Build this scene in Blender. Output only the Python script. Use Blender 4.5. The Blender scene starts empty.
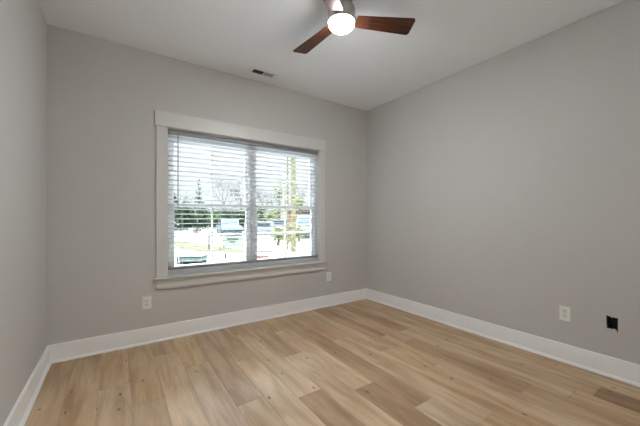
import bpy, bmesh, math, random
from mathutils import Vector, Matrix
random.seed(7)
S = bpy.context.scene
COL = S.collection
PI = math.pi

# ------------------------------------------------------------------ camera, sky, exposure
YAW = 0.597919
FOC = 298.697
CAM_Z = 1.1725
cam_d = bpy.data.cameras.new('camera')
cam = bpy.data.objects.new('camera', cam_d)
COL.objects.link(cam)
cam_d.sensor_width = 36.0
cam_d.lens = FOC / 640 * 36
cam_d.shift_y = 5.07 / 640
cam_d.clip_start = 0.02
cam.location = (0, 0, CAM_Z)
cam.rotation_euler = (PI / 2, 0, -YAW)
S.camera = cam

SKY_STRENGTH = 1.0      # times the overcast gradient below
LENS_STRENGTH = 170.0
HALL_FILL_STRENGTH = 100.0
world = bpy.data.worlds.new('overcast_sky')
S.world = world
world.use_nodes = True
wn = world.node_tree
wn.nodes.clear()
w_out = wn.nodes.new('ShaderNodeOutputWorld')
w_bg = wn.nodes.new('ShaderNodeBackground')
w_tc = wn.nodes.new('ShaderNodeTexCoord')
w_sep = wn.nodes.new('ShaderNodeSeparateXYZ')
w_ramp = wn.nodes.new('ShaderNodeValToRGB')
# cloud cover: dim towards the horizon, bright overhead
w_el = w_ramp.color_ramp.elements
w_el[0].position = 0.0
w_el[0].color = (.52, .545, .57, 1)
w_el[1].position = 0.42
w_el[1].color = (.70, .73, .76, 1)
for p_, c_ in ((.47, (18.5, 21.3, 24, 1)), (.72, (22, 25, 28, 1)), (.80, (62, 66, 70, 1)), (1.0, (66, 70, 74, 1))):
    w_el.new(p_).color = c_
wn.links.new(w_tc.outputs['Generated'], w_sep.inputs[0])
wn.links.new(w_sep.outputs['Z'], w_ramp.inputs[0])
wn.links.new(w_ramp.outputs[0], w_bg.inputs['Color'])
w_bg.inputs['Strength'].default_value = SKY_STRENGTH
wn.links.new(w_bg.outputs[0], w_out.inputs[0])

S.view_settings.view_transform = 'Standard'
S.view_settings.look = 'None'
S.view_settings.exposure = 1.0
S.view_settings.gamma = 1.0
S.view_settings.use_curve_mapping = False
S.cycles.use_denoising = True
S.cycles.max_bounces = 14
S.cycles.diffuse_bounces = 8
S.cycles.transparent_max_bounces = 16
S.cycles.sample_clamp_indirect = 8.0

# ------------------------------------------------------------------ helpers
class MB:
    """collects shapes and links them as one mesh object"""
    def __init__(self):
        self.bm = bmesh.new()

    def box(self, x0, x1, y0, y1, z0, z1, bevel=0.0, seg=2):
        b = bmesh.new()
        bmesh.ops.create_cube(b, size=1)
        for v in b.verts:
            v.co = Vector((x0 + (v.co.x + .5) * (x1 - x0), y0 + (v.co.y + .5) * (y1 - y0), z0 + (v.co.z + .5) * (z1 - z0)))
        if bevel > 0:
            bmesh.ops.bevel(b, geom=list(b.edges), offset=bevel, segments=seg, affect='EDGES', profile=.5)
        self._take(b)
        return self

    def obox(self, c, size, rot, bevel=0.0):
        """oriented box: centre, size, rotation matrix"""
        b = bmesh.new()
        bmesh.ops.create_cube(b, size=1)
        for v in b.verts:
            v.co = Vector((v.co.x * size[0], v.co.y * size[1], v.co.z * size[2]))
        if bevel > 0:
            bmesh.ops.bevel(b, geom=list(b.edges), offset=bevel, segments=2, affect='EDGES', profile=.5)
        M = Matrix.Translation(Vector(c)) @ rot.to_4x4()
        bmesh.ops.transform(b, matrix=M, verts=list(b.verts))
        self._take(b)
        return self

    def tube(self, pts, radii, n=10, cap=True):
        pts = [Vector(q) for q in pts]
        if not isinstance(radii, (list, tuple)):
            radii = [radii] * len(pts)
        rings = []
        for i, q in enumerate(pts):
            d = (pts[min(i + 1, len(pts) - 1)] - pts[max(i - 1, 0)]).normalized()
            a = d.orthogonal().normalized()
            b = d.cross(a)
            rings.append([self.bm.verts.new(q + (a * math.cos(2 * PI * k / n) + b * math.sin(2 * PI * k / n)) * radii[i]) for k in range(n)])
        for r0, r1 in zip(rings, rings[1:]):
            # match the closest start so that rings do not twist
            o = min(range(n), key=lambda k: (r1[k].co - pts[rings.index(r1)] - (r0[0].co - pts[rings.index(r0)])).length)
            for k in range(n):
                self.bm.faces.new((r0[k], r0[(k + 1) % n], r1[(k + 1 + o) % n], r1[(k + o) % n]))
        if cap:
            self.bm.faces.new(rings[0][::-1])
            self.bm.faces.new(rings[-1])
        return self

    def lathe(self, prof, cx, cy, n=48):
        """prof: (radius, z) from top to bottom; radius 0 closes"""
        rings = []
        for r, z in prof:
            if r < 1e-6:
                rings.append([self.bm.verts.new((cx, cy, z))])
            else:
                rings.append([self.bm.verts.new((cx + r * math.cos(2 * PI * k / n), cy + r * math.sin(2 * PI * k / n), z)) for k in range(n)])
        for a, b in zip(rings, rings[1:]):
            for k in range(n):
                k2 = (k + 1) % n
                if len(a) == 1:
                    self.bm.faces.new((a[0], b[k2], b[k]))
                elif len(b) == 1:
                    self.bm.faces.new((a[k], a[k2], b[0]))
                else:
                    self.bm.faces.new((a[k], a[k2], b[k2], b[k]))
        return self

    def prism(self, prof, origin, ax, ay, az, length):
        """extrude the closed profile (u, v) along az; ax, ay carry u, v"""
        o, ax, ay, az = Vector(origin), Vector(ax), Vector(ay), Vector(az)
        a = [self.bm.verts.new(o + ax * u + ay * v) for u, v in prof]
        b = [self.bm.verts.new(o + ax * u + ay * v + az * length) for u, v in prof]
        n = len(a)
        self.bm.faces.new(a[::-1])
        self.bm.faces.new(b)
        for k in range(n):
            self.bm.faces.new((a[k], a[(k + 1) % n], b[(k + 1) % n], b[k]))
        return self

    def quad(self, *pts):
        self.bm.faces.new([self.bm.verts.new(q) for q in pts])
        return self

    def _take(self, b):
        me = bpy.data.meshes.new('tmp')
        b.to_mesh(me)
        b.free()
        self.bm.from_mesh(me)
        bpy.data.meshes.remove(me)

    def build(self, name, mat, parent=None, smooth=None):
        bmesh.ops.recalc_face_normals(self.bm, faces=list(self.bm.faces))
        me = bpy.data.meshes.new(name)
        self.bm.to_mesh(me)
        self.bm.free()
        me.materials.append(mat)
        o = bpy.data.objects.new(name, me)
        COL.objects.link(o)
        if parent is not None:
            o.parent = parent
            o.matrix_parent_inverse = Matrix.Translation(-world_loc(parent))
        if smooth:
            me.shade_auto(smooth) if hasattr(me, 'shade_auto') else None
            me.polygons.foreach_set('use_smooth', [True] * len(me.polygons))
            try:
                me.set_sharp_from_angle(angle=math.radians(smooth))
            except Exception:
                pass
        return o


def world_loc(o):
    v = Vector(o.location)
    if o.type == 'MESH':
        return Vector((0, 0, 0)) if o.parent is None else Vector((0, 0, 0))
    return v


def empty(name, loc):
    o = bpy.data.objects.new(name, None)
    o.empty_display_size = .1
    o.location = loc
    COL.objects.link(o)
    return o


def tag(o, label, cat, group=None, kind=None):
    o['label'] = label
    o['category'] = cat
    if group:
        o['group'] = group
    if kind:
        o['kind'] = kind
    return o


def struct(o, label, cat):
    o['kind'] = 'structure'
    o['label'] = label
    o['category'] = cat
    return o


def mat(name, col, rough=.5, metal=0.0, var=0.0, vscale=6.0, bump=0.0, bscale=200.0, spec=.5, trans=0.0):
    m = bpy.data.materials.new(name)
    m.use_nodes = True
    nt = m.node_tree
    bs = nt.nodes['Principled BSDF']
    bs.inputs['Roughness'].default_value = rough
    bs.inputs['Metallic'].default_value = metal
    bs.inputs['Specular IOR Level'].default_value = spec
    tc = nt.nodes.new('ShaderNodeTexCoord')
    nz = nt.nodes.new('ShaderNodeTexNoise')
    nz.inputs['Scale'].default_value = vscale
    nz.inputs['Detail'].default_value = 3
    nt.links.new(tc.outputs['Object'], nz.inputs['Vector'])
    rp = nt.nodes.new('ShaderNodeValToRGB')
    rp.color_ramp.elements[0].position = .3
    rp.color_ramp.elements[1].position = .7
    rp.color_ramp.elements[0].color = tuple(max(0, c * (1 - var)) for c in col) + (1,)
    rp.color_ramp.elements[1].color = tuple(min(1, c * (1 + var)) for c in col) + (1,)
    nt.links.new(nz.outputs['Fac'], rp.inputs[0])
    nt.links.new(rp.outputs[0], bs.inputs['Base Color'])
    if bump > 0:
        n2 = nt.nodes.new('ShaderNodeTexNoise')
        n2.inputs['Scale'].default_value = bscale
        nt.links.new(tc.outputs['Object'], n2.inputs['Vector'])
        bp = nt.nodes.new('ShaderNodeBump')
        bp.inputs['Strength'].default_value = bump
        bp.inputs['Distance'].default_value = .001
        nt.links.new(n2.outputs['Fac'], bp.inputs['Height'])
        nt.links.new(bp.outputs[0], bs.inputs['Normal'])
    if trans > 0:
        tr = nt.nodes.new('ShaderNodeBsdfTranslucent')
        nt.links.new(rp.outputs[0], tr.inputs['Color'])
        mx = nt.nodes.new('ShaderNodeMixShader')
        mx.inputs[0].default_value = trans
        nt.links.new(bs.outputs[0], mx.inputs[1])
        nt.links.new(tr.outputs[0], mx.inputs[2])
        nt.links.new(mx.outputs[0], nt.nodes['Material Output'].inputs[0])
    return m


def emission(name, col, strength):
    m = bpy.data.materials.new(name)
    m.use_nodes = True
    nt = m.node_tree
    nt.nodes.clear()
    o = nt.nodes.new('ShaderNodeOutputMaterial')
    e = nt.nodes.new('ShaderNodeEmission')
    e.inputs[0].default_value = col + (1,)
    e.inputs[1].default_value = strength
    nt.links.new(e.outputs[0], o.inputs[0])
    return m


def lens_mat(name, col, strength):
    """opal lens over a downward LED board: the underside glows more than the rim"""
    m = emission(name, col, strength)
    nt = m.node_tree
    e = [n for n in nt.nodes if n.type == 'EMISSION'][0]
    g = nt.nodes.new('ShaderNodeNewGeometry')
    sp = nt.nodes.new('ShaderNodeSeparateXYZ')
    mr = nt.nodes.new('ShaderNodeMapRange')
    mr.inputs[1].default_value = -.25; mr.inputs[2].default_value = -1.0
    mr.inputs[3].default_value = strength * .2; mr.inputs[4].default_value = strength
    nt.links.new(g.outputs['True Normal'], sp.inputs[0])
    nt.links.new(sp.outputs['Z'], mr.inputs[0])
    nt.links.new(mr.outputs[0], e.inputs[1])
    return m


def glass_mat():
    m = bpy.data.materials.new('window_glass')
    m.use_nodes = True
    nt = m.node_tree
    nt.nodes.clear()
    o = nt.nodes.new('ShaderNodeOutputMaterial')
    t = nt.nodes.new('ShaderNodeBsdfTransparent')
    t.inputs[0].default_value = (.95, .97, .96, 1)
    g = nt.nodes.new('ShaderNodeBsdfGlossy')
    g.inputs['Roughness'].default_value = .02
    f = nt.nodes.new('ShaderNodeFresnel')
    f.inputs[0].default_value = 1.35
    mx = nt.nodes.new('ShaderNodeMixShader')
    nt.links.new(f.outputs[0], mx.inputs[0])
    nt.links.new(t.outputs[0], mx.inputs[1])
    nt.links.new(g.outputs[0], mx.inputs[2])
    nt.links.new(mx.outputs[0], o.inputs[0])
    return m


def floor_mat():
    m = bpy.data.materials.new('oak_planks')
    m.use_nodes = True
    nt = m.node_tree
    N, L = nt.nodes, nt.links
    bs = N['Principled BSDF']
    tc = N.new('ShaderNodeTexCoord')
    at = N.new('ShaderNodeAttribute'); at.attribute_name = 'plank_colour'
    idn = N.new('ShaderNodeAttribute'); idn.attribute_name = 'plank_id'
    off = N.new('ShaderNodeVectorMath'); off.operation = 'MULTIPLY'
    cmb = N.new('ShaderNodeCombineXYZ')
    L.new(idn.outputs['Fac'], cmb.inputs[0]); L.new(idn.outputs['Fac'], cmb.inputs[1]); L.new(idn.outputs['Fac'], cmb.inputs[2])
    off.inputs[1].default_value = (3.17, 7.31, 5.7)
    L.new(cmb.outputs[0], off.inputs[0])
    add = N.new('ShaderNodeVectorMath'); add.operation = 'ADD'
    L.new(tc.outputs['Object'], add.inputs[0]); L.new(off.outputs[0], add.inputs[1])

    def noise(scale_vec, scale, detail, dist=0.0):
        mp = N.new('ShaderNodeMapping')
        mp.inputs['Scale'].default_value = scale_vec
        L.new(add.outputs[0], mp.inputs[0])
        n = N.new('ShaderNodeTexNoise')
        n.inputs['Scale'].default_value = scale
        n.inputs['Detail'].default_value = detail
        n.inputs['Distortion'].default_value = dist
        L.new(mp.outputs[0], n.inputs['Vector'])
        return n

    def ramp(src, p0, c0, p1, c1):
        r = N.new('ShaderNodeValToRGB')
        r.color_ramp.elements[0].position = p0; r.color_ramp.elements[0].color = c0
        r.color_ramp.elements[1].position = p1; r.color_ramp.elements[1].color = c1
        L.new(src, r.inputs[0])
        return r

    def mult(a, b, fac=1.0, blend='MULTIPLY'):
        x = N.new('ShaderNodeMix'); x.data_type = 'RGBA'; x.blend_type = blend
        x.inputs[0].default_value = fac
        L.new(a, x.inputs[6]); L.new(b, x.inputs[7])
        return x.outputs[2]

    fine = noise((1, .05, 1), 150, 3)
    g1 = ramp(fine.outputs['Fac'], .3, (.90, .88, .86, 1), .7, (1.06, 1.05, 1.04, 1))
    band = noise((1, .10, 1), 14, 3, .6)
    g2 = ramp(band.outputs['Fac'], .36, (.79, .72, .65, 1), .60, (1.07, 1.07, 1.07, 1))
    cloud = noise((1, .45, 1), 4.5, 2)
    g3 = ramp(cloud.outputs['Fac'], .3, (.86, .81, .76, 1), .7, (1.08, 1.10, 1.13, 1))
    c = mult(at.outputs['Color'], g1.outputs[0])
    c = mult(c, g2.outputs[0])
    c = mult(c, g3.outputs[0])
    # knots: sparse dark ovals stretched along the grain
    mp = N.new('ShaderNodeMapping'); mp.inputs['Scale'].default_value = (1, .55, 1)
    L.new(add.outputs[0], mp.inputs[0])
    wob = N.new('ShaderNodeTexNoise'); wob.inputs['Scale'].default_value = 30
    L.new(mp.outputs[0], wob.inputs['Vector'])
    wm = N.new('ShaderNodeVectorMath'); wm.operation = 'MULTIPLY_ADD'
    wm.inputs[1].default_value = (.02, .02, 0)
    L.new(wob.outputs['Color'], wm.inputs[0]); L.new(mp.outputs[0], wm.inputs[2])
    vo = N.new('ShaderNodeTexVoronoi'); vo.voronoi_dimensions = '2D'
    vo.inputs['Scale'].default_value = 4.6
    L.new(wm.outputs[0], vo.inputs['Vector'])
    sp = N.new('ShaderNodeSeparateColor'); L.new(vo.outputs['Color'], sp.inputs[0])
    gt = N.new('ShaderNodeMath'); gt.operation = 'GREATER_THAN'; gt.inputs[1].default_value = .45
    L.new(sp.outputs[0], gt.inputs[0])
    kr = N.new('ShaderNodeMapRange'); kr.inputs[1].default_value = .018; kr.inputs[2].default_value = .05
    kr.inputs[3].default_value = 1; kr.inputs[4].default_value = 0
    L.new(vo.outputs['Distance'], kr.inputs[0])
    km = N.new('ShaderNodeMath'); km.operation = 'MULTIPLY'
    L.new(kr.outputs[0], km.inputs[0]); L.new(gt.outputs[0], km.inputs[1])
    km2 = N.new('ShaderNodeMath'); km2.operation = 'MULTIPLY'; km2.inputs[1].default_value = .8
    L.new(km.outputs[0], km2.inputs[0])
    kx = N.new('ShaderNodeMix'); kx.data_type = 'RGBA'
    kx.inputs[7].default_value = (.10, .055, .03, 1)
    L.new(km2.outputs[0], kx.inputs[0]); L.new(c, kx.inputs[6])
    L.new(kx.outputs[2], bs.inputs['Base Color'])
    rr = N.new('ShaderNodeMapRange'); rr.inputs[3].default_value = .40; rr.inputs[4].default_value = .52
    L.new(band.outputs['Fac'], rr.inputs[0]); L.new(rr.outputs[0], bs.inputs['Roughness'])
    bp = N.new('ShaderNodeBump'); bp.inputs['Strength'].default_value = .15; bp.inputs['Distance'].default_value = .001
    L.new(fine.outputs['Fac'], bp.inputs['Height']); L.new(bp.outputs[0], bs.inputs['Normal'])
    return m


def blade_mat():
    m = bpy.data.materials.new('walnut_blade')
    m.use_nodes = True
    nt = m.node_tree
    N, L = nt.nodes, nt.links
    bs = N['Principled BSDF']
    tc = N.new('ShaderNodeTexCoord')
    mp = N.new('ShaderNodeMapping'); mp.inputs['Scale'].default_value = (3, 40, 40)
    L.new(tc.outputs['Object'], mp.inputs[0])
    n = N.new('ShaderNodeTexNoise'); n.inputs['Scale'].default_value = 1.6; n.inputs['Detail'].default_value = 5
    n.inputs['Distortion'].default_value = .8
    L.new(mp.outputs[0], n.inputs['Vector'])
    r = N.new('ShaderNodeValToRGB')
    r.color_ramp.elements[0].position = .32; r.color_ramp.elements[0].color = (.022, .007, .004, 1)
    r.color_ramp.elements[1].position = .68; r.color_ramp.elements[1].color = (.105, .033, .013, 1)
    L.new(n.outputs['Fac'], r.inputs[0]); L.new(r.outputs[0], bs.inputs['Base Color'])
    bs.inputs['Roughness'].default_value = .36
    bs.inputs['Specular IOR Level'].default_value = .3
    return m


M = {
    'wall': mat('wall_paint', (.585, .578, .565), .85, var=.01, vscale=1.5, bump=.08, bscale=350, spec=.2),
    'ceiling': mat('ceiling_paint', (.88, .903, .93), .9, var=.01, vscale=1.5, bump=.05, bscale=300, spec=.2),
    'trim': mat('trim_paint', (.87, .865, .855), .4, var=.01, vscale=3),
    'casing': mat('casing_paint', (.66, .655, .64), .4, var=.01, vscale=3),  # same white as the trim, darkened to carry the backlit shade
    'vinyl': mat('white_vinyl', (.88, .89, .90), .35, var=.01, vscale=4),
    'slat': mat('blind_slat', (.64, .645, .65), .5, var=.01, vscale=4),
    'rail': mat('blind_rail', (.25, .25, .255), .5, var=.01, vscale=4),  # white rails in life; backlit shade is put into this grey
    'cord': mat('blind_cord', (.75, .75, .74), .7, var=.03),
    'wand': mat('clear_wand', (.05, .05, .05), .5, var=.05, spec=.2),
    'nickel': mat('brushed_nickel', (.50, .49, .47), .32, 1.0, var=.04, vscale=30),
    'blade': blade_mat(),
    'plate': mat('plate_plastic', (.84, .84, .82), .35, var=.01),
    'socket': mat('socket_plastic', (.76, .76, .74), .3, var=.01),
    'slot': mat('dark_slot', (.03, .03, .03), .6, var=.1),
    'box': mat('black_box', (.02, .02, .02), .7, var=.2, vscale=40),
    'gypsum': mat('raw_gypsum', (.50, .49, .47), .95, var=.08, vscale=60),
    'vent': mat('vent_enamel', (.86, .88, .90), .45, var=.01),
    'vent_dark': mat('vent_cavity', (.05, .05, .05), .8, var=.1),  # dark colour stands for the shade inside the register
    'floor': floor_mat(),
    'glass': glass_mat(),
    'lens': lens_mat('fan_lens_glow', (.985, 1.0, 1.0), LENS_STRENGTH),
    'hall_lens': emission('hall_lens_glow', (.94, .98, 1.0), HALL_FILL_STRENGTH),
    # outdoors
    'asphalt': mat('pale_pavement', (0.0270, 0.0267, 0.0264), .9, var=.05, vscale=.8, spec=.03),
    'grass': mat('dry_grass', (0.0114, 0.0121, 0.0059), .95, var=.25, vscale=9, spec=.03),
    'kerb': mat('kerb_concrete', (0.0182, 0.0148, 0.0103), .9, var=.08, spec=.03),
    'red_kerb': mat('red_paint', (0.0342, 0.0137, 0.0125), .7, var=.1, spec=.03),
    'bark': mat('bark', (0.0072, 0.0060, 0.0048), .95, var=.3, vscale=12, spec=.03),
    'leaf_dark': mat('evergreen_leaf', (0.0063, 0.0120, 0.0051), .8, var=.4, vscale=3, spec=.03),
    'leaf_mid': mat('bush_leaf', (0.0144, 0.0216, 0.0078), .8, var=.4, vscale=3, spec=.03),
    'leaf_red': mat('red_leaf', (0.0228, 0.0068, 0.0057), .8, var=.3, spec=.03),
    'leaf_yellow': mat('yellow_green_leaf', (0.0403, 0.0420, 0.0151), .8, var=.35, vscale=3, spec=.03),
    'twig': mat('grey_twig', (0.0078, 0.0074, 0.0070), .95, var=.2, vscale=8, spec=.03),
    'pole_wood': mat('pale_pole_wood', (0.0469, 0.0414, 0.0207), .9, var=.3, vscale=5, spec=.03),
    'brick': mat('red_brick', (0.0462, 0.0238, 0.0198), .9, var=.25, vscale=4, spec=.03),
    'roof': mat('grey_roof', (0.0091, 0.0085, 0.0085), .9, var=.2, vscale=5, spec=.03),
    'siding': mat('beige_siding', (0.0228, 0.0217, 0.0194), .8, var=.08, vscale=3, spec=.03),
    'win_dark': mat('house_glass', (0.0072, 0.0084, 0.0096), .15, var=.1, spec=.03),
    'white_paint': mat('white_paint', (0.0684, 0.0684, 0.0684), .5, var=.02, spec=.03),
    'car_blue': mat('pale_blue_paint', (0.0319, 0.0433, 0.0490), .25, var=.02, spec=.03),
    'car_white': mat('white_car_paint', (0.0570, 0.0570, 0.0581), .25, var=.02, spec=.03),
    'car_red': mat('red_car_paint', (0.0775, 0.0068, 0.0068), .25, var=.02, spec=.03),
    'car_glass': mat('car_glass', (0.0126, 0.0168, 0.0189), .35, var=.05, spec=.03),
    'tyre': mat('tyre_rubber', (0.0024, 0.0024, 0.0024), .8, var=.1, spec=.03),
    'sign': mat('pale_sign_board', (0.0627, 0.0684, 0.0570), .6, var=.02, spec=.03),
    'ink': mat('sign_ink', (0.0072, 0.0081, 0.0090), .7, var=.05, spec=.03),
    'dark_fence': mat('dark_fence_metal', (0.0048, 0.0048, 0.0048), .6, var=.1, spec=.03),
    'green_box': mat('grey_green_enamel', (0.0318, 0.0411, 0.0384), .5, var=.05, spec=.03),
    'dark_base': mat('dark_base', (0.0036, 0.0045, 0.0045), .7, var=.1, spec=.03),
    'terrace': mat('terrace_concrete', (0.0432, 0.0432, 0.0422), .9, var=.04, vscale=2, spec=.03),
}

# ------------------------------------------------------------------ the room
XL, XR = -.464, 3.029
D = 3.233            # inner face of the window wall
H = 2.74
F = -.02             # inner face of the wall behind the camera
WT = .16
OX0, OX1, OZ0, OZ1 = .412, 2.183, .597, 2.045    # jamb-to-jamb window opening
RX0, RX1, RZ0, RZ1 = OX0 - .014, OX1 + .014, OZ0 - .012, OZ1 + .014

# floor: explicit planks running towards the window wall, in one mesh
PW = .18
PX = .08
bm = bmesh.new()
lay_c = bm.loops.layers.float_color.new('plank_colour')
lay_i = bm.faces.layers.float.new('plank_id')
TONES = {
    'light': (0.597, 0.454, 0.305),
    'grey': (0.571, 0.445, 0.315),
    'mid': (0.536, 0.397, 0.254),
    'tan': (0.562, 0.409, 0.254),
    'brown': (0.429, 0.295, 0.180),
    'dark': (0.367, 0.237, 0.138),
    'greybrown': (0.496, 0.373, 0.254),
    'yellow': (0.615, 0.463, 0.287),
}
# (row: list of (y_end_towards_window, tone)), planks listed from the window wall to the camera
ROWS = {
    -3: [(.9, 'mid'), (F - .1, 'grey')], -2: [(1.7, 'tan'), (.4, 'mid')], -1: [(2.52, 'tan'), (1.2, 'grey')],
    0: [(2.19, 'tan'), (.8, 'greybrown')], 1: [(2.88, 'mid'), (1.4, 'light')], 2: [(2.53, 'yellow'), (1.0, 'grey')],
    3: [(1.83, 'greybrown'), (.6, 'light')], 4: [(2.41, 'greybrown'), (1.1, 'light')], 5: [(2.95, 'mid'), (1.69, 'light'), (.3, 'brown')],
    6: [(2.25, 'greybrown'), (.8, 'light')], 7: [(2.80, 'yellow'), (1.55, 'light'), (.2, 'brown')], 8: [(2.66, 'greybrown'), (1.2, 'brown')],
    9: [(2.30, 'tan'), (.9, 'light')], 10: [(1.87, 'light'), (.6, 'tan')], 11: [(2.10, 'brown'), (1.45, 'tan'), (.2, 'light')],
    12: [(1.89, 'mid'), (.90, 'brown')], 13: [(2.09, 'brown'), (.7, 'light')], 14: [(1.42, 'mid'), (.615, 'tan')],
    15: [(1.0, 'mid'), (.1, 'tan')], 16: [(1.9, 'tan'), (.5, 'mid')],
}
TAIL = {0: 'grey', -1: 'grey', 12: 'tan', 14: 'dark', 5: 'brown', 7: 'brown', 3: 'light', 13: 'tan'}
rnd = random.Random(3)
pid = 0
Y0, Y1 = -1.75, D
for r in range(-3, 18):
    x0 = max(PX + r * PW, XL - .02)
    x1 = min(PX + (r + 1) * PW, XR + .02)
    if x1 - x0 < .01:
        continue
    ends = [Y1] + [e for e, t in ROWS.get(r, [])]
    tones = [t for e, t in ROWS.get(r, [])]
    ends2 = list(ends)
    last = ends2[-1]
    tones.append(TAIL.get(r, rnd.choice(['light', 'tan', 'grey', 'mid'])))
    while last - 1.22 > Y0:
        last -= 1.22
        ends2.append(last)
        tones.append(rnd.choice(['light', 'tan', 'grey', 'mid', 'brown']))
    ends2.append(Y0)
    for k in range(len(ends2) - 1):
        ya, yb = ends2[k + 1], ends2[k]
        if yb - ya < .002:
            continue
        t = TONES[tones[min(k, len(tones) - 1)]]
        j = 1 + rnd.uniform(-.04, .04)
        g = .0009
        top = [(x0 + g, ya + g), (x1 - g, ya + g), (x1 - g, yb - g), (x0 + g, yb - g)]
        rim = [(x0, ya), (x1, ya), (x1, yb), (x0, yb)]
        tv = [bm.verts.new((x, y, 0)) for x, y in top]
        rv = [bm.verts.new((x, y, -.0016)) for x, y in rim]
        fs = [bm.faces.new(tv)]
        for q in range(4):
            fs.append(bm.faces.new((rv[q], rv[(q + 1) % 4], tv[(q + 1) % 4], tv[q])))
        pid += 1
        for i, f_ in enumerate(fs):
            f_[lay_i] = float(pid)
            k2 = j if i == 0 else j * .75
            for lp in f_.loops:
                lp[lay_c] = (t[0] * k2, t[1] * k2, t[2] * k2, 1)
# slab underneath
lo = [bm.verts.new(v) for v in ((XL - .14, Y0, -.002), (XR + .14, Y0, -.002), (XR + .14, D + WT, -.002), (XL - .14, D + WT, -.002))]
lb = [bm.verts.new((v.co.x, v.co.y, -.15)) for v in lo]
sl = [bm.faces.new(lo), bm.faces.new(lb[::-1])]
for q in range(4):
    sl.append(bm.faces.new((lo[q], lb[q], lb[(q + 1) % 4], lo[(q + 1) % 4])))
for f_ in sl:
    for lp in f_.loops:
        lp[lay_c] = (.12, .08, .05, 1)
me = bpy.data.meshes.new('floor')
bm.to_mesh(me)
bm.free()
me.materials.append(M['floor'])
fl = bpy.data.objects.new('floor', me)
COL.objects.link(fl)
struct(fl, 'light oak plank floor with browner boards running towards the window', 'floor')

b = MB()
b.box(XL - .14, XR + .14, Y0, D + WT, H, H + .12)
struct(b.build('ceiling', M['ceiling']), 'smooth flat white painted ceiling', 'ceiling')

# wall with the window hole
b = MB()
b.box(XL - .12, RX0, D, D + WT, 0, H)
b.box(RX1, XR + .12, D, D + WT, 0, H)
b.box(RX0, RX1, D, D + WT, 0, RZ0)
b.box(RX0, RX1, D, D + WT, RZ1, H)
struct(b.build('wall_back', M['wall']), 'greige painted wall around the twin window', 'wall')

b = MB()
b.box(XL - .12, XL, Y0, D, 0, H)
struct(b.build('wall_left', M['wall']), 'bare greige painted wall at the left edge', 'wall')

# right wall with a rough cut-out low down
HY0, HY1, HZ0, HZ1 = .578, .641, .347, .443
b = MB()
bm = b.bm
DW = .020


def rect_loop(x, y0, y1, z0, z1):
    return [bm.verts.new((x, y, z)) for y, z in ((y0, z0), (y1, z0), (y1, z1), (y0, z1))]


hole = [(HY1 + .002, HZ1 + .004), (HY1 - .012, HZ1), (HY1 - .024, HZ1 - .002), (HY1 - .030, HZ1 - .010), (HY1 - .036, HZ1 - .001), (HY0 + .010, HZ1 - .004),
        (HY0, HZ1 - .003), (HY0 + .001, HZ0 + .03), (HY0, HZ0 - .012), (HY0 + .006, HZ0 - .015), (HY0 + .012, HZ0 + .002), (HY0 + .022, HZ0 + .006), (HY0 + .034, HZ0), (HY1, HZ0 + .002)]
outer = rect_loop(XR, HY0 - .1, HY1 + .1, HZ0 - .1, HZ1 + .1)
inner = [bm.verts.new((XR, y, z)) for y, z in hole]
es = [bm.edges.new((outer[k], outer[(k + 1) % 4])) for k in range(4)]
es += [bm.edges.new((inner[k], inner[(k + 1) % len(inner)])) for k in range(len(inner))]
bmesh.ops.triangle_fill(bm, edges=es, use_beauty=True, use_dissolve=False)
back = [bm.verts.new((XR + DW, v.co.y, v.co.z)) for v in inner]
for k in range(len(inner)):
    k2 = (k + 1) % len(inner)
    bm.faces.new((inner[k], inner[k2], back[k2], back[k]))
ya, yb, za, zb = HY0 - .1, HY1 + .1, HZ0 - .1, HZ1 + .1
for q in (((Y0, 0), (ya, 0), (ya, H), (Y0, H)), ((yb, 0), (D, 0), (D, H), (yb, H)), ((ya, 0), (yb, 0), (yb, za), (ya, za)), ((ya, zb), (yb, zb), (yb, H), (ya, H))):
    b.quad(*[(XR, y, z) for y, z in q])
# outer skin of the wall
b.box(XR + .11, XR + .12, Y0, D, 0, H)
b.box(XR, XR + .11, Y0, Y0 + .01, 0, H)
wr = b.build('wall_right', M['wall'])
struct(wr, 'bare greige painted wall on the right with a small rough cut-out', 'wall')

# wall behind the camera with its doorway, and the hall behind it
DX0, DX1, DZ = -.36, .47, 2.05
b = MB()
b.box(XL, DX0, F - .12, F, 0, H)
b.box(DX1, XR, F - .12, F, 0, H)
b.box(DX0, DX1, F - .12, F, DZ, H)
struct(b.build('wall_front', M['wall']), 'greige painted wall with the doorway', 'wall')
b = MB()
b.box(XL - .12, XR + .12, Y0 - .12, Y0, 0, H)
struct(b.build('wall_hall', M['wall']), 'greige painted hall wall beyond the doorway', 'wall')
b = MB()
for x0, x1 in ((DX0 - .085, DX0), (DX1, DX1 + .085)):
    b.box(x0, x1, F, F + .015, 0, DZ, .002)
b.box(DX0 - .095, DX1 + .095, F, F + .018, DZ, DZ + .13, .002)
struct(b.build('trim_doorway', M['trim']), 'white flat casing around the doorway', 'trim')


# baseboards: flat board with eased top edge, quarter-round shoe as a part
BT, BH, SR = .014, .145, .019


def base_profile():
    return [(0, 0), (BT, 0), (BT, BH - .006), (BT - .002, BH - .002), (BT - .006, BH), (0, BH)]


def shoe_profile():
    pr = [(BT, .0005), (BT + SR, .0005)]
    for k in range(1, 7):
        a = PI / 2 * k / 6
        pr.append((BT + SR * math.cos(a), .0005 + SR * math.sin(a)))
    return pr


def baseboard(name, origin, out, run, length, label):
    b = MB()
    b.prism(base_profile(), origin, out, (0, 0, 1), run, length)
    o = struct(b.build(name, M['trim'], smooth=40), label, 'baseboard')
    s = MB()
    s.prism(shoe_profile(), origin, out, (0, 0, 1), run, length)
    s.build('shoe_molding', M['trim'], o, smooth=40)


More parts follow.
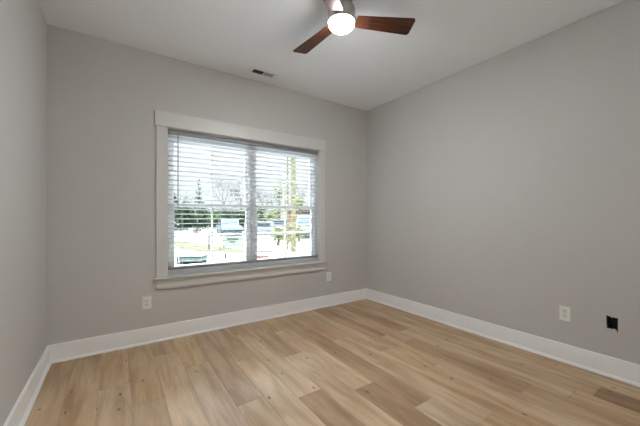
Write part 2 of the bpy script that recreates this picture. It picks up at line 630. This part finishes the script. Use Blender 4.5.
baseboard('baseboard_back', (XL, D, 0), (0, -1, 0), (1, 0, 0), XR - XL, 'white baseboard with shoe molding under the window')
baseboard('baseboard_left', (XL, F, 0), (1, 0, 0), (0, 1, 0), D - BT - F, 'white baseboard with shoe molding along the left wall')
baseboard('baseboard_right', (XR, F, 0), (-1, 0, 0), (0, 1, 0), D - BT - F, 'white baseboard with shoe molding along the right wall')
baseboard('baseboard_front', (DX1 + .085, F, 0), (0, 1, 0), (1, 0, 0), XR - BT - DX1 - .085, 'white baseboard on the doorway wall')

# ------------------------------------------------------------------ window trim
tr = empty('trim_window', (1.2975, D, .49))
struct(tr, 'white flat window casing with a wider head board, stool and apron', 'window trim')
CX0, CX1 = .405, 2.190
CO0, CO1 = .311, 2.269
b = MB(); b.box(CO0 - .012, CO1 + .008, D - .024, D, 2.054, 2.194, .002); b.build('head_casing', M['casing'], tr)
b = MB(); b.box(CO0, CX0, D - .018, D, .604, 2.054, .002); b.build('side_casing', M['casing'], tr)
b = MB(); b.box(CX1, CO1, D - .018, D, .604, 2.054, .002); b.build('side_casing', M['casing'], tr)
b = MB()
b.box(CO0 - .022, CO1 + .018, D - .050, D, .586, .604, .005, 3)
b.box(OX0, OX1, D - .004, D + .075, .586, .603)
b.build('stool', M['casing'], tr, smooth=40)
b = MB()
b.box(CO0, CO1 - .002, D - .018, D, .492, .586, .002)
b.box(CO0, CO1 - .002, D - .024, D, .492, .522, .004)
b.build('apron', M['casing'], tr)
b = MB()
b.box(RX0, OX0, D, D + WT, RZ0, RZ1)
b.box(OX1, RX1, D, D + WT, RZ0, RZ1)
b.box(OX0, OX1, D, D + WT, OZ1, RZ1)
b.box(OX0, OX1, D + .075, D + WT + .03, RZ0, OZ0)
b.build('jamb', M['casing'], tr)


# ------------------------------------------------------------------ the two double-hung windows
def bar_frame(b, x0, x1, z0, z1, y0, y1, wl, wt, wb, bev=.003):
    b.box(x0, x0 + wl, y0, y1, z0, z1, bev)
    b.box(x1 - wl, x1, y0, y1, z0, z1, bev)
    b.box(x0 + wl, x1 - wl, y0, y1, z1 - wt, z1, bev)
    b.box(x0 + wl, x1 - wl, y0, y1, z0, z0 + wb, bev)


def window(name, x0, x1, label):
    w = empty(name, ((x0 + x1) / 2, D + .1, OZ0))
    struct(w, label, 'window')
    b = MB()
    bar_frame(b, x0, x1, OZ0, OZ1, D + .060, D + .152, .032, .036, .036)
    b.build('window_frame', M['vinyl'], w)
    for nm, z0, z1, y0, y1, wb, wt in (('upper_sash', 1.288, OZ1 - .036, D + .112, D + .142, .036, .042), ('lower_sash', OZ0 + .036, 1.325, D + .076, D + .106, .058, .037)):
        b = MB()
        sx0, sx1 = x0 + .0325, x1 - .0325
        bar_frame(b, sx0, sx1, z0, z1, y0, y1, .036, wt, wb)
        s = b.build(nm, M['vinyl'], w)
        gx0, gx1, gz0, gz1 = sx0 + .036, sx1 - .036, z0 + wb, z1 - wt
        ym = (y0 + y1) / 2
        b = MB()
        b.box(gx0 - .004, gx1 + .004, ym - .002, ym + .002, gz0 - .004, gz1 + .004)
        b.build('glass_pane', M['glass'], s)
        b = MB()
        xm, zm = (gx0 + gx1) / 2, (gz0 + gz1) / 2
        b.box(xm - .009, xm + .009, ym + .004, ym + .012, gz0, gz1, .002)
        b.box(gx0, gx1, ym + .004, ym + .0119, zm - .009, zm + .009, .002)
        b.build('grille', M['vinyl'], s)
        if nm == 'lower_sash':
            b = MB()
            xm = (x0 + x1) / 2
            b.box(xm - .03, xm + .03, y0 + .004, y0 + .024, z1, z1 + .012, .003)
            b.build('sash_lock', M['vinyl'], s)


XM = (OX0 + OX1) / 2
window('window_1', OX0, XM - .0003, 'white vinyl double hung window, left half of the pair')
window('window_2', XM + .0003, OX1, 'white vinyl double hung window, right half of the pair')

# ------------------------------------------------------------------ the blind
BX0, BX1 = OX0 + .005, OX1 - .005
BY = D + .030
bl = empty('window_blind', (XM, BY, OZ1))
tag(bl, 'white horizontal slat blind lowered across both windows, slats open', 'blind')
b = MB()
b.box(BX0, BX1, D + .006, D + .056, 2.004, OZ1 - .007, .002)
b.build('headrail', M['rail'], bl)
b = MB()
TILT = math.radians(-8)
NS = 27
Z_TOP, Z_BOT = 1.978, .735
for k in range(NS):
    z = Z_TOP + (Z_BOT - Z_TOP) * k / (NS - 1)
    pr = []
    hw = .0254
    for s_ in (-1, -.5, 0, .5, 1):
        pr.append((s_ * hw, .0018 * (1 - s_ * s_) + .0014))
    for s_ in (1, .5, 0, -.5, -1):
        pr.append((s_ * hw, .0018 * (1 - s_ * s_) - .0014))
    # room edge a little higher than the window edge
    ay = (0, math.cos(TILT), math.sin(TILT)); az = (0, -math.sin(TILT), math.cos(TILT))
    b.prism(pr, (BX0 + .004, BY, z), ay, az, (1, 0, 0), BX1 - BX0 - .008)
b.build('slats', M['slat'], bl)
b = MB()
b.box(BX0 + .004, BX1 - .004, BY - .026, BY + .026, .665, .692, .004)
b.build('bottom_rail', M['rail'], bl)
for x in (BX0 + .13, BX0 + .50, XM + .14, BX1 - .50, BX1 - .13):
    b = MB()
    for dy in (-.0275, .0275):
        b.box(x - .0008, x + .0008, BY + dy - .0005, BY + dy + .0005, .690, 2.004)
    b.build('ladder_cord', M['cord'], bl)
b = MB()
b.tube([(.502, D - .004, 2.003), (.502, D - .006, 1.98), (.502, D - .006, 1.274)], [.003, .0042, .0042], 8)
b.tube([(.502, D + .008, 2.012), (.502, D - .004, 2.003)], .003, 6)
b.build('tilt_wand', M['wand'], bl, smooth=50)

# ------------------------------------------------------------------ ceiling fan
FX, FY, FZ = 1.313, 1.660, CAM_Z + 1.398
fan = empty('ceiling_fan', (FX, FY, H))
tag(fan, 'ceiling fan with three dark walnut blades and a glowing round light', 'ceiling fan')
b = MB()
b.lathe([(0, H - .0005), (.078, H - .0005), (.080, H - .010), (.078, H - .05), (.058, H - .072), (.045, H - .078), (0, H - .078)], FX, FY)
b.build('canopy', M['nickel'], fan, smooth=35)
b = MB()
b.lathe([(0, H - .070), (.05, H - .070), (.080, H - .078), (.094, H - .092), (.097, H - .105), (.097, FZ - .008), (.0965, FZ - .016), (.094, FZ - .019), (.0905, FZ - .018), (.0905, FZ - .008), (0, FZ - .008)], FX, FY)
b.build('motor_housing', M['nickel'], fan, smooth=35)
b = MB()
LR = .090
prof = [(0, FZ - .0085), (LR, FZ - .0085), (LR, FZ - .020)]
for k in range(1, 11):
    a = PI / 2 * k / 10
    prof.append((LR * math.cos(a) ** .55 if k < 10 else 0, FZ - .020 - .048 * math.sin(a)))
b.lathe(prof, FX, FY)
b.build('light_lens', M['lens'], fan, smooth=60)
R0, R1, WR, WTIP, PITCH = .108, .527, .098, .145, math.radians(11.6)
bmesh_blade = None
for k in range(3):
    a = math.radians(-26.0 + 120 * k)
    R = Matrix.Rotation(a, 3, 'Z') @ Matrix.Rotation(-PITCH, 3, 'X')
    b = MB()
    # outline in blade axes: u outward, w across; rounded tip corners
    pts = [(R0, -WR / 2), ]
    rc = .020
    for sgn in (-1, 1):
        c0 = Vector((R1 - rc, sgn * (WTIP / 2 - rc)))
        rng = range(0, 7) if sgn < 0 else range(0, 7)
        for q in rng:
            t = -PI / 2 + PI / 2 * q / 6 if sgn < 0 else PI / 2 * q / 6
            pts.append((c0.x + rc * math.cos(t), c0.y + rc * math.sin(t)))
    pts.append((R0, WR / 2))
    b.prism([(u, w) for u, w in pts], (0, 0, -.003), (1, 0, 0), (0, 1, 0), (0, 0, 1), .006)
    bmesh.ops.recalc_face_normals(b.bm, faces=list(b.bm.faces))
    o = b.build('blade', M['blade'])
    o.parent = fan
    o.matrix_parent_inverse = Matrix.Identity(4)
    o.location = (0, 0, FZ - H)
    o.rotation_euler = R.to_euler()
    b = MB()
    b.box(.085, .165, -.022, .022, .0032, .0075, .001)
    b.box(.075, .10, -.018, .018, .0032, .020, .001)
    i = b.build('blade_bracket', M['nickel'])
    i.parent = o
    i.matrix_parent_inverse = Matrix.Identity(4)

# ------------------------------------------------------------------ ceiling register
VX0, VX1, VY0, VY1 = 1.150, 1.470, 2.948, 3.078
v = empty('ceiling_vent', ((VX0 + VX1) / 2, (VY0 + VY1) / 2, H))
tag(v, 'white rectangular ceiling air register with dark open slot, in front of the window wall', 'vent')
HX0, HX1, HYA, HYB = VX0 + .042, VX1 - .042, VY0 + .027, VY1 - .027
b = MB()
b.box(VX0, HX0, VY0, VY1, H - .006, H - .0003, .0015)
b.box(HX1, VX1, VY0, VY1, H - .006, H - .0003, .0015)
b.box(HX0, HX1, VY0, HYA, H - .006, H - .0003, .0015)
b.box(HX0, HX1, HYB, VY1, H - .006, H - .0003, .0015)
b.build('vent_frame', M['vent'], v)
b = MB()
b.box(HX0, HX1, HYA, HYB, H - .0012, H - .0002)
b.build('vent_cavity', M['vent_dark'], v)  # flat dark sheet in place of the shaded duct
xm = (HX0 + HX1) / 2
b = MB()
for k in range(9):
    x = HX0 + .008 + k * (xm - HX0 - .012) / 8
    b.obox((x, (HYA + HYB) / 2, H - .0050), (.0012, HYB - HYA, .0085), Matrix.Rotation(math.radians(-55), 3, 'Y'))
b.build('louver', M['vent_dark'], v)
b = MB()
for k in range(10):
    x = xm + .006 + k * (HX1 - xm - .012) / 9
    b.obox((x, (HYA + HYB) / 2, H - .0055), (.0012, HYB - HYA, .012), Matrix.Rotation(math.radians(62), 3, 'Y'))
b.build('louver', M['casing'], v)
b = MB()
b.box(xm - .003, xm + .003, HYA, HYB, H - .010, H - .001)
b.build('vent_divider', M['vent'], v)


# ------------------------------------------------------------------ outlets
def outlet(loc, axis, label, w=.074, h=.118):
    """axis 'back' faces -y, 'right' faces -x"""
    o = empty('wall_outlet', loc)
    tag(o, label, 'outlet', None)

    def P(b, u0, u1, z0, z1, d0, d1, bev=0):
        x, y, z = loc
        if axis == 'back':
            b.box(x + u0, x + u1, y - d1, y - d0, z + z0, z + z1, bev)
        else:
            b.box(x - d1, x - d0, y + u0, y + u1, z + z0, z + z1, bev)
    b = MB()
    P(b, -w / 2, w / 2, -h / 2, h / 2, .0002, .0065, .002)
    b.build('cover_plate', M['plate'], o)
    for s_ in (1, -1):
        b = MB()
        P(b, -.0165, .0165, s_ * .0195 - .0145, s_ * .0195 + .0145, .0060, .0085, .001)
        rcp = b.build('receptacle', M['socket'], o)
        b = MB()
        for u in (-.0065, .0065):
            P(b, u - .0012, u + .0012, s_ * .0195 + .001, s_ * .0195 + .0085, .0080, .0088)
        P(b, -.0024, .0024, s_ * .0195 - .010, s_ * .0195 - .0055, .0080, .0088)
        b.build('slot', M['slot'], rcp)
    b = MB()
    P(b, -.0028, .0028, -.0028, .0028, .0060, .0078, .0006)
    b.build('screw', M['nickel'], o)
    return o


outlet((.234, D, .380), 'back', 'white duplex outlet on the window wall, below left end of the sill')
outlet((2.340, D, .392), 'back', 'white duplex outlet on the window wall, below right end of the sill')
outlet((XR, .890, .394), 'right', 'white duplex outlet on the right wall beside the dark cut-out')

# open box in the cut-out
b = MB()
y0, y1, z0, z1, x0, x1 = HY0 - .004, HY1 + .006, HZ0 - .022, HZ1 + .010, XR + DW + .001, XR + .075
t = .002
b.box(x1 - t, x1, y0, y1, z0, z1)
b.box(x0, x1 - t, y0, y0 + t, z0, z1)
b.box(x0, x1 - t, y1 - t, y1, z0, z1)
b.box(x0, x1 - t, y0 + t, y1 - t, z0, z0 + t)
b.box(x0, x1 - t, y0 + t, y1 - t, z1 - t, z1)
bx = b.build('electrical_box', M['box'])
tag(bx, 'open black electrical box without cover in the right wall cut-out', 'electrical box')
b = MB()
b.box(x0 - .006, x0 + .02, HY0 + .018, HY0 + .027, HZ1 - .014, HZ1 + .002, .001)
b.build('mounting_ear', M['box'], bx)
b = MB()
b.box(x0 - .004, x0 + .02, HY0 + .02, HY0 + .028, HZ0 - .004, HZ0 + .006, .001)
b.build('mounting_ear', M['box'], bx)

# ------------------------------------------------------------------ unseen hall lamp, added as fill light through the doorway
hl = empty('ceiling_light', (.5, -.95, H))
tag(hl, 'round flush ceiling light in the hall behind the doorway', 'ceiling light')
b = MB(); b.lathe([(0, H - .0005), (.17, H - .0005), (.17, H - .03), (0, H - .03)], .5, -.95); b.build('lamp_base', M['nickel'], hl, smooth=35)
b = MB(); b.lathe([(0, H - .0302), (.16, H - .0302), (.15, H - .06), (.10, H - .085), (0, H - .095)], .5, -.95); b.build('lamp_shade', M['hall_lens'], hl, smooth=60)

# ------------------------------------------------------------------ outdoors
GZ = -.40
cs, sn = math.cos(YAW), math.sin(YAW)


def at(px, d):
    """ground position at distance d along the view axis"""
    r = (px - 320) / FOC * d
    return (r * cs + d * sn, -r * sn + d * cs)


b = MB()
b.box(-60, 120, D + WT + .3, 140, GZ - .2, GZ)
struct(b.build('ground', M['asphalt']), 'pale concrete pavement and road outside the window', 'ground')
b = MB()
b.box(-6, 12, D + WT + .3, 8.0, GZ - .1, GZ + .015)  # out-of-view slab added to bounce daylight towards the ceiling
struct(b.build('terrace', M['terrace']), 'pale concrete terrace right under the window', 'ground')
b = MB()
pts = [(-4, 26), (3.25, 23.7), (5.27, 13.75), (6.25, 13.05), (6.1, 12.75), (5.0, 13.0), (2.95, 15.6), (2.45, 18.2), (-4, 19.5)]
b.prism(pts, (0, 0, GZ - .01), (1, 0, 0), (0, 1, 0), (0, 0, 1), .03)
o = b.build('grass_verge', M['grass'])
tag(o, 'dry yellow green grass verge curving across the pavement', 'grass', kind='stuff')


def foliage(b, c, r, n, size, rn, cone=False):
    for _ in range(n):
        while True:
            p = Vector((rn.uniform(-1, 1), rn.uniform(-1, 1), rn.uniform(-1, 1)))
            if cone:
                k = (1 - (p.z + 1) / 2)
                if p.x * p.x + p.y * p.y < (k * k if k > .05 else .0025):
                    break
            elif .15 < p.length < 1:
                break
        q = Vector(c) + Vector((p.x * r[0], p.y * r[1], p.z * r[2]))
        a = Vector((rn.gauss(0, 1), rn.gauss(0, 1), rn.gauss(0, 1))).normalized()
        t = a.orthogonal().normalized()
        u = a.cross(t)
        s = size * rn.uniform(.6, 1.3)
        b.quad(q - t * s, q + u * s * .6, q + t * s, q - u * s * .6)


def leafy_tree(x, y, h, w, mat_, label, cat='tree', name='leafy_tree', low=.15, n=900, size=.16, seed=0, cone=False, group=None):
    rn = random.Random(seed)
    t = empty(name, (x, y, GZ))
    tag(t, label, cat, group)
    b = MB()
    b.tube([(x, y, GZ - .02), (x + .03, y, GZ + h * .4), (x, y + .02, GZ + h * .85)], [.05 + h * .014, .04 + h * .009, .02], 8)
    b.build('trunk', M['bark'], t, smooth=60)
    b = MB()
    zc = GZ + h * (low + 1) / 2
    if cone:
        foliage(b, (x, y, zc), (w / 2, w / 2, h * (1 - low) / 2), n, size, rn, True)
    else:
        for _ in range(7):
            a = rn.uniform(0, 2 * PI)
            rr = rn.uniform(0, .28) * w
            foliage(b, (x + rr * math.cos(a), y + rr * math.sin(a), zc + rn.uniform(-.25, .25) * h * (1 - low)), (w * .32, w * .32, h * (1 - low) * .28), n // 7, size, rn)
    b.build('foliage', mat_, t)
    return t


def bare_tree(x, y, h, label, seed=0, spread=.5):
    rn = random.Random(seed)
    t = empty('bare_tree', (x, y, GZ))
    tag(t, label, 'tree')
    tk, br = MB(), MB()
    tk.tube([(x, y, GZ - .02), (x + .05, y, GZ + h * .25), (x, y + .05, GZ + h * .5)], [.12, .10, .07], 7)
    tk.build('trunk', M['twig'], t, smooth=60)

    def grow(p, d, l, r, dep):
        q = p + d * l
        m_ = p + d * l * .5 + Vector((rn.gauss(0, 1), rn.gauss(0, 1), rn.gauss(0, .5))) * l * .06
        br.tube([p, m_, q], [r, r * .8, r * .6], 4, cap=False)
        if dep == 0:
            return
        for _ in range(3):
            nd = (d + Vector((rn.gauss(0, spread), rn.gauss(0, spread), rn.gauss(.1, spread * .7)))).normalized()
            grow(p + d * l * rn.uniform(.5, 1), nd, l * rn.uniform(.6, .8), r * .55, dep - 1)
    for k in range(5):
        a = 2 * PI * k / 5 + rn.uniform(-.3, .3)
        grow(Vector((x, y, GZ + h * rn.uniform(.28, .5))), Vector((.6 * math.cos(a), .6 * math.sin(a), .9)).normalized(), h * .24, .045, 4)
    br.build('branches', M['twig'], t)


# evergreen belt behind the left sash
belt = [(160, 33, 5.6, 2.9, 'tall dark evergreen at the far left edge of the window view'),
        (174, 36.5, 5.0, 3.0, 'dark evergreen with rounded crown outside, leftmost within the left window'),
        (187, 40, 4.2, 3.2, 'dark evergreen outside, just right of the blind wand'),
        (199, 49, 8.9, 2.6, 'tall thin pointed conifer rising behind the evergreen row'),
        (203, 43.5, 4.2, 3.3, 'low dark evergreen in front of the thin pointed conifer')]
for i, (px, d, h, w, lab) in enumerate(belt):
    x, y = at(px, d)
    leafy_tree(x, y, h, w, M['leaf_dark'], lab, name='evergreen_tree', low=.03, n=700 if 'thin' in lab else 1900, size=.17, seed=20 + i, cone=('thin' in lab), group='evergreens beyond the road')
for i, (px, d, h, w, m_, lab) in enumerate([(215, 42, 3.0, 3.0, 'leaf_mid', 'mid green bush left of the pale blue vehicle'),
                                            (243, 40, 2.9, 2.6, 'leaf_dark', 'dark green bush right of the pale blue vehicle'),
                                            (229, 52, 3.6, 5.0, 'leaf_dark', 'wide dark bush behind the pale blue vehicle'),
                                            (260, 36, 3.3, 2.4, 'leaf_mid', 'mid green bush just right of the window mullion'),
                                            (271, 46, 3.6, 3.2, 'leaf_yellow', 'yellow green bush behind the low white car')]):
    x, y = at(px, d)
    leafy_tree(x, y, h, w, M[m_], lab, 'bush', 'bush', .0, 700, .15, 50 + i)
x, y = at(279, 40); leafy_tree(x, y, 6.6, 2.6, M['leaf_yellow'], 'tall sparse yellow green tree left of the pale wooden pole', name='leafy_tree', low=.2, n=420, size=.14, seed=71)
x, y = at(299, 34); leafy_tree(x, y, 4.2, 2.0, M['leaf_yellow'], 'sparse yellow green tree right of the pale wooden pole', name='leafy_tree', low=.3, n=260, size=.14, seed=72)
for i, (px, d, h, lab) in enumerate([(224, 46, 8.2, 'bare grey tree behind the pale blue vehicle'), (241, 50, 9.0, 'bare grey tree left of the window mullion'),
                                     (264, 48, 7.0, 'bare grey tree right of the window mullion'), (305, 62, 9.5, 'bare grey tree behind the brick house'), (181, 56, 7.5, 'bare grey tree behind the evergreen row')]):
    x, y = at(px, d)
    bare_tree(x, y, h, lab, 90 + i)
for i, (px, h, w) in enumerate([(278, 1.1, 1.3), (288, 1.2, 1.4), (299, 1.1, 1.3)]):
    x, y = at(px, 17.4 + 1.5 * i)
    leafy_tree(x, y, h, w, M['leaf_yellow'], ['yellow green shrub left of the pale wooden pole', 'yellow green shrub behind the pale wooden pole', 'yellow green shrub right of the pale wooden pole'][i], 'shrub', 'shrub', .0, 500, .07, 110 + i, group='shrubs by the pole')

# poles
x, y = at(293.4, 14)
pl = empty('utility_pole', (x, y, GZ)); tag(pl, 'pale weathered wooden utility pole outside the right window', 'pole')
b = MB(); b.tube([(x, y, GZ - .02), (x, y, 5.2)], [.125, .10], 14); b.build('pole_shaft', M['pole_wood'], pl, smooth=60)
b = MB(); b.box(x - .9, x + .9, y - .06, y + .06, 4.6, 4.72, .01); b.build('crossarm', M['pole_wood'], pl)
x, y = at(287.6, 15)
b = MB(); b.tube([(x, y, GZ - .02), (x, y, 4.4)], [.045, .04], 12); o = b.build('metal_post', M['pole_wood'], smooth=60)
tag(o, 'thin pale post standing left of the wooden utility pole', 'post')


def vehicle(x, y, rz, L_, W_, H_, paint, label, name='car', van=False, group=None):
    """side profile along local x, wheels at the corners"""
    root = empty(name, (x, y, GZ))
    tag(root, label, 'van' if van else 'car', group)
    c, s = math.cos(rz), math.sin(rz)

    def W(u, w, z):
        return (x + u * c - w * s, y + u * s + w * c, GZ + z)
    ax, az = (c, s, 0), (-s, c, 0)
    hb = H_ * .56
    body = [(-L_ / 2, .28), (-L_ / 2 + .05, hb), (L_ * .30, hb), (L_ / 2 - .08, hb * .88), (L_ / 2, hb * .6), (L_ / 2, .28)]
    b = MB(); b.prism(body, W(0, -W_ / 2, 0), ax, (0, 0, 1), az, W_)
    bmesh.ops.bevel(b.bm, geom=list(b.bm.edges), offset=.05, segments=2, affect='EDGES')
    b.build('body', M[paint], root, smooth=40)
    e = L_ * (.44 if van else .20)
    cab = [(-L_ / 2 + .10, hb - .02), (-L_ / 2 + .22, H_), (e - .35, H_), (e + .12, hb - .02)]
    b = MB(); b.prism(cab, W(0, -W_ / 2 + .10, 0), ax, (0, 0, 1), az, W_ - .2)
    bmesh.ops.bevel(b.bm, geom=list(b.bm.edges), offset=.04, segments=2, affect='EDGES')
    b.build('roof', M[paint], root, smooth=40)
    gl = MB()
    z0, z1 = hb + .04, H_ - .10
    rot = Matrix.Rotation(rz, 3, 'Z')
    mid = (-L_ / 2 + .3 + e - .3) / 2
    ln = (e - .3) - (-L_ / 2 + .35)
    for w_ in (-1, 1):
        gl.obox(W(mid, w_ * (W_ / 2 - .10), (z0 + z1) / 2), (ln, .012, z1 - z0), rot)
    fu = (e - .35 + e + .12) / 2
    tilt = math.atan2(.47, H_ - hb)
    gl.obox(W(fu + .012, 0, (z0 + z1) / 2), (.012, W_ - .42, (z1 - z0) * 1.05), rot @ Matrix.Rotation(-tilt, 3, 'Y'))
    gl.obox(W(-L_ / 2 + .15, 0, (z0 + z1) / 2), (.012, W_ - .42, z1 - z0), rot @ Matrix.Rotation(.22, 3, 'Y'))
    gl.build('window_glass', M['car_glass'], root)
    for u in (-L_ / 2, L_ / 2):
        b = MB(); b.obox(W(u, 0, .42), (.06, W_ - .1, .22), rot, .02); b.build('bumper', M['dark_fence'], root)
    for u in (-L_ * .31, L_ * .31):
        for w_ in (-1, 1):
            b = MB()
            p0, p1 = Vector(W(u, w_ * (W_ / 2 - .16), .31)), Vector(W(u, w_ * (W_ / 2 + .01), .31))
            b.tube([p0, p1], .31, 16)
            b.build('wheel', M['tyre'], root, smooth=50)
    return root


def yaw_to_cam(x, y):
    return math.atan2(-y, -x)


x, y = at(229, 28); vehicle(x, y, yaw_to_cam(x, y) + .15, 4.2, 1.75, 1.55, 'car_blue', 'pale blue vehicle facing the house outside the left window')
x, y = at(197, 33); leafy_tree(x, y, .45, 1.0, M['leaf_red'], 'low red leaved shrub at the foot of the evergreens', 'shrub', 'shrub', .0, 160, .07, 131)
x, y = at(266, 29); vehicle(x, y, -YAW, 4.2, 1.75, 1.25, 'car_white', 'low white car just right of the window mullion')
x, y = at(283, 38); vehicle(x, y, -YAW + .2, 4.2, 1.8, 1.35, 'car_white', 'white car parked just left of the wooden utility pole')
x, y = at(311, 25); vehicle(x, y, yaw_to_cam(x, y) - .2, 4.4, 1.75, 1.8, 'car_white', 'white van outside at the right end of the window', 'van', True)

# dark railing behind the yellow shrubs
xa, ya = at(273, 25.5); xb, yb = at(298, 25.5)
f_ = empty('railing', (xa, ya, GZ)); tag(f_, 'dark low metal railing behind the yellow green shrubs', 'railing')
dv = Vector((xb - xa, yb - ya, 0)); ln = dv.length; dv.normalize()
for z in (.35, .62):
    b = MB(); b.tube([(xa, ya, GZ + z), (xb, yb, GZ + z)], .035, 6); b.build('rail', M['dark_fence'], f_)
for k in range(6):
    q = Vector((xa, ya, GZ)) + dv * ln * k / 5
    b = MB(); b.tube([q - Vector((0, 0, .02)), q + Vector((0, 0, .68))], .04, 6); b.build('post', M['dark_fence'], f_)


# houses
def house(px, d, w, dep, h, rh, wall_, label, seed):
    x, y = at(px, d)
    rz = -YAW
    rot = Matrix.Rotation(rz, 3, 'Z')
    root = empty('house', (x, y, GZ)); tag(root, label, 'house')
    b = MB(); b.obox((x, y, GZ + h / 2 - .01), (w, dep, h), rot); b.build('wall', M[wall_], root)
    ax, ay = rot @ Vector((1, 0, 0)), rot @ Vector((0, 1, 0))
    b = MB()
    b.prism([(-dep / 2 - .4, h), (dep / 2 + .4, h), (0, h + rh)], Vector((x, y, GZ - .01)) - ax * (w / 2 + .3), ay, (0, 0, 1), ax, w + .6)
    b.build('roof', M['roof'], root)
    for k in range(3):
        c = Vector((x, y, GZ + h * .55)) + ax * (w * (k - 1) * .3) - ay * (dep / 2)
        b = MB(); b.obox(c, (w * .12, .12, h * .42), rot); fr = b.build('window', M['white_paint'], root)
        b = MB(); b.obox(c - ay * .05, (w * .10, .06, h * .36), rot); b.build('pane', M['win_dark'], fr)


house(305, 50, 5.0, 5, 2.9, 1.3, 'brick', 'low red brick house outside at the right end of the window', 1)
house(227, 66, 9.0, 6, 2.9, 1.6, 'siding', 'beige house far behind the pale blue vehicle', 2)

# yard sign in front of the pale blue vehicle
d = 15.5
x, y = at(233, d)
sg = empty('yard_sign', (x, y, GZ)); tag(sg, 'pale green sign board with dark lettering on two posts outside the left window', 'sign')
rot = Matrix.Rotation(-YAW, 3, 'Z')
ax, ay = rot @ Vector((1, 0, 0)), rot @ Vector((0, 1, 0))
zt, zb = CAM_Z + (218.07 - 236) / FOC * d, CAM_Z + (218.07 - 246.5) / FOC * d
zm = (zt + zb) / 2
b = MB(); b.obox((x, y, zm), (1.10, .04, zt - zb), rot, .006); pn = b.build('panel', M['sign'], sg)
for row in (((-.22, .12, .14, .08), (-.06, .12, .13, .08), (.09, .12, .12, .08), (.22, .12, .10, .08)), ((-.10, -.03, .12, .07), (.05, -.03, .12, .07))):
    b = MB()
    for u, zz, w_, hh in row:
        b.obox(Vector((x, y, zm + zz)) + ax * u - ay * .022, (w_, .006, hh), rot)
    b.build('lettering', M['ink'], pn)
for u in (-.48, .48):
    q = Vector((x, y, GZ)) + ax * u + ay * .05
    b = MB(); b.tube([q + Vector((0, 0, .0205)), (q.x, q.y, zt)], .03, 8); b.build('post', M['white_paint'], sg)

# thin post standing on the verge
x, y = at(209, 14.8)
b = MB(); b.tube([(x, y, GZ + .0205), (x, y, GZ + .72)], .035, 8); o = b.build('marker_post', M['kerb'])
tag(o, 'short brown marker post on the grass verge', 'post')
x, y = at(225.5, 11.6)
b = MB(); b.tube([(x, y, GZ - .02), (x, y, GZ + .22)], .03, 8); o = b.build('stake', M['kerb'])
tag(o, 'short brown stake on the pavement below the sign', 'stake')
x, y = at(263, 11.8)
b = MB(); b.obox((x, y, GZ + .03), (.42, .16, .10), Matrix.Rotation(-YAW, 3, 'Z'), .01); o = b.build('kerb_block', M['red_kerb'])
tag(o, 'small red painted kerb block on the pavement', 'kerb')

# low grey-green box close to the house
d = 10.4
x, y = at(190.5, d)
ax, ay = rot @ Vector((1, 0, 0)), rot @ Vector((0, 1, 0))
ub = empty('utility_box', (x, y, GZ)); tag(ub, 'low pale grey green box on the pavement, lower left of the window', 'utility box')
b = MB(); b.obox(Vector((x, y, GZ + .04)) + ax * .12, (.70, .5, .10), rot, .005); b.build('base', M['dark_base'], ub)  # dark block stands for the shadow under the box
b = MB(); b.obox(Vector((x, y, GZ + .17)) + ax * .10, (.76, .55, .16), rot, .01); b.build('body', M['green_box'], ub)
b = MB(); b.obox(Vector((x, y, GZ + .265)), (1.0, .6, .03), rot, .008); b.build('lid', M['green_box'], ub)
for u in (-.45, -.34):
    q = Vector((x, y, GZ)) + ax * u
    b = MB(); b.tube([q - Vector((0, 0, .01)), q + Vector((0, 0, .25))], .025, 8); b.build('leg', M['green_box'], ub)
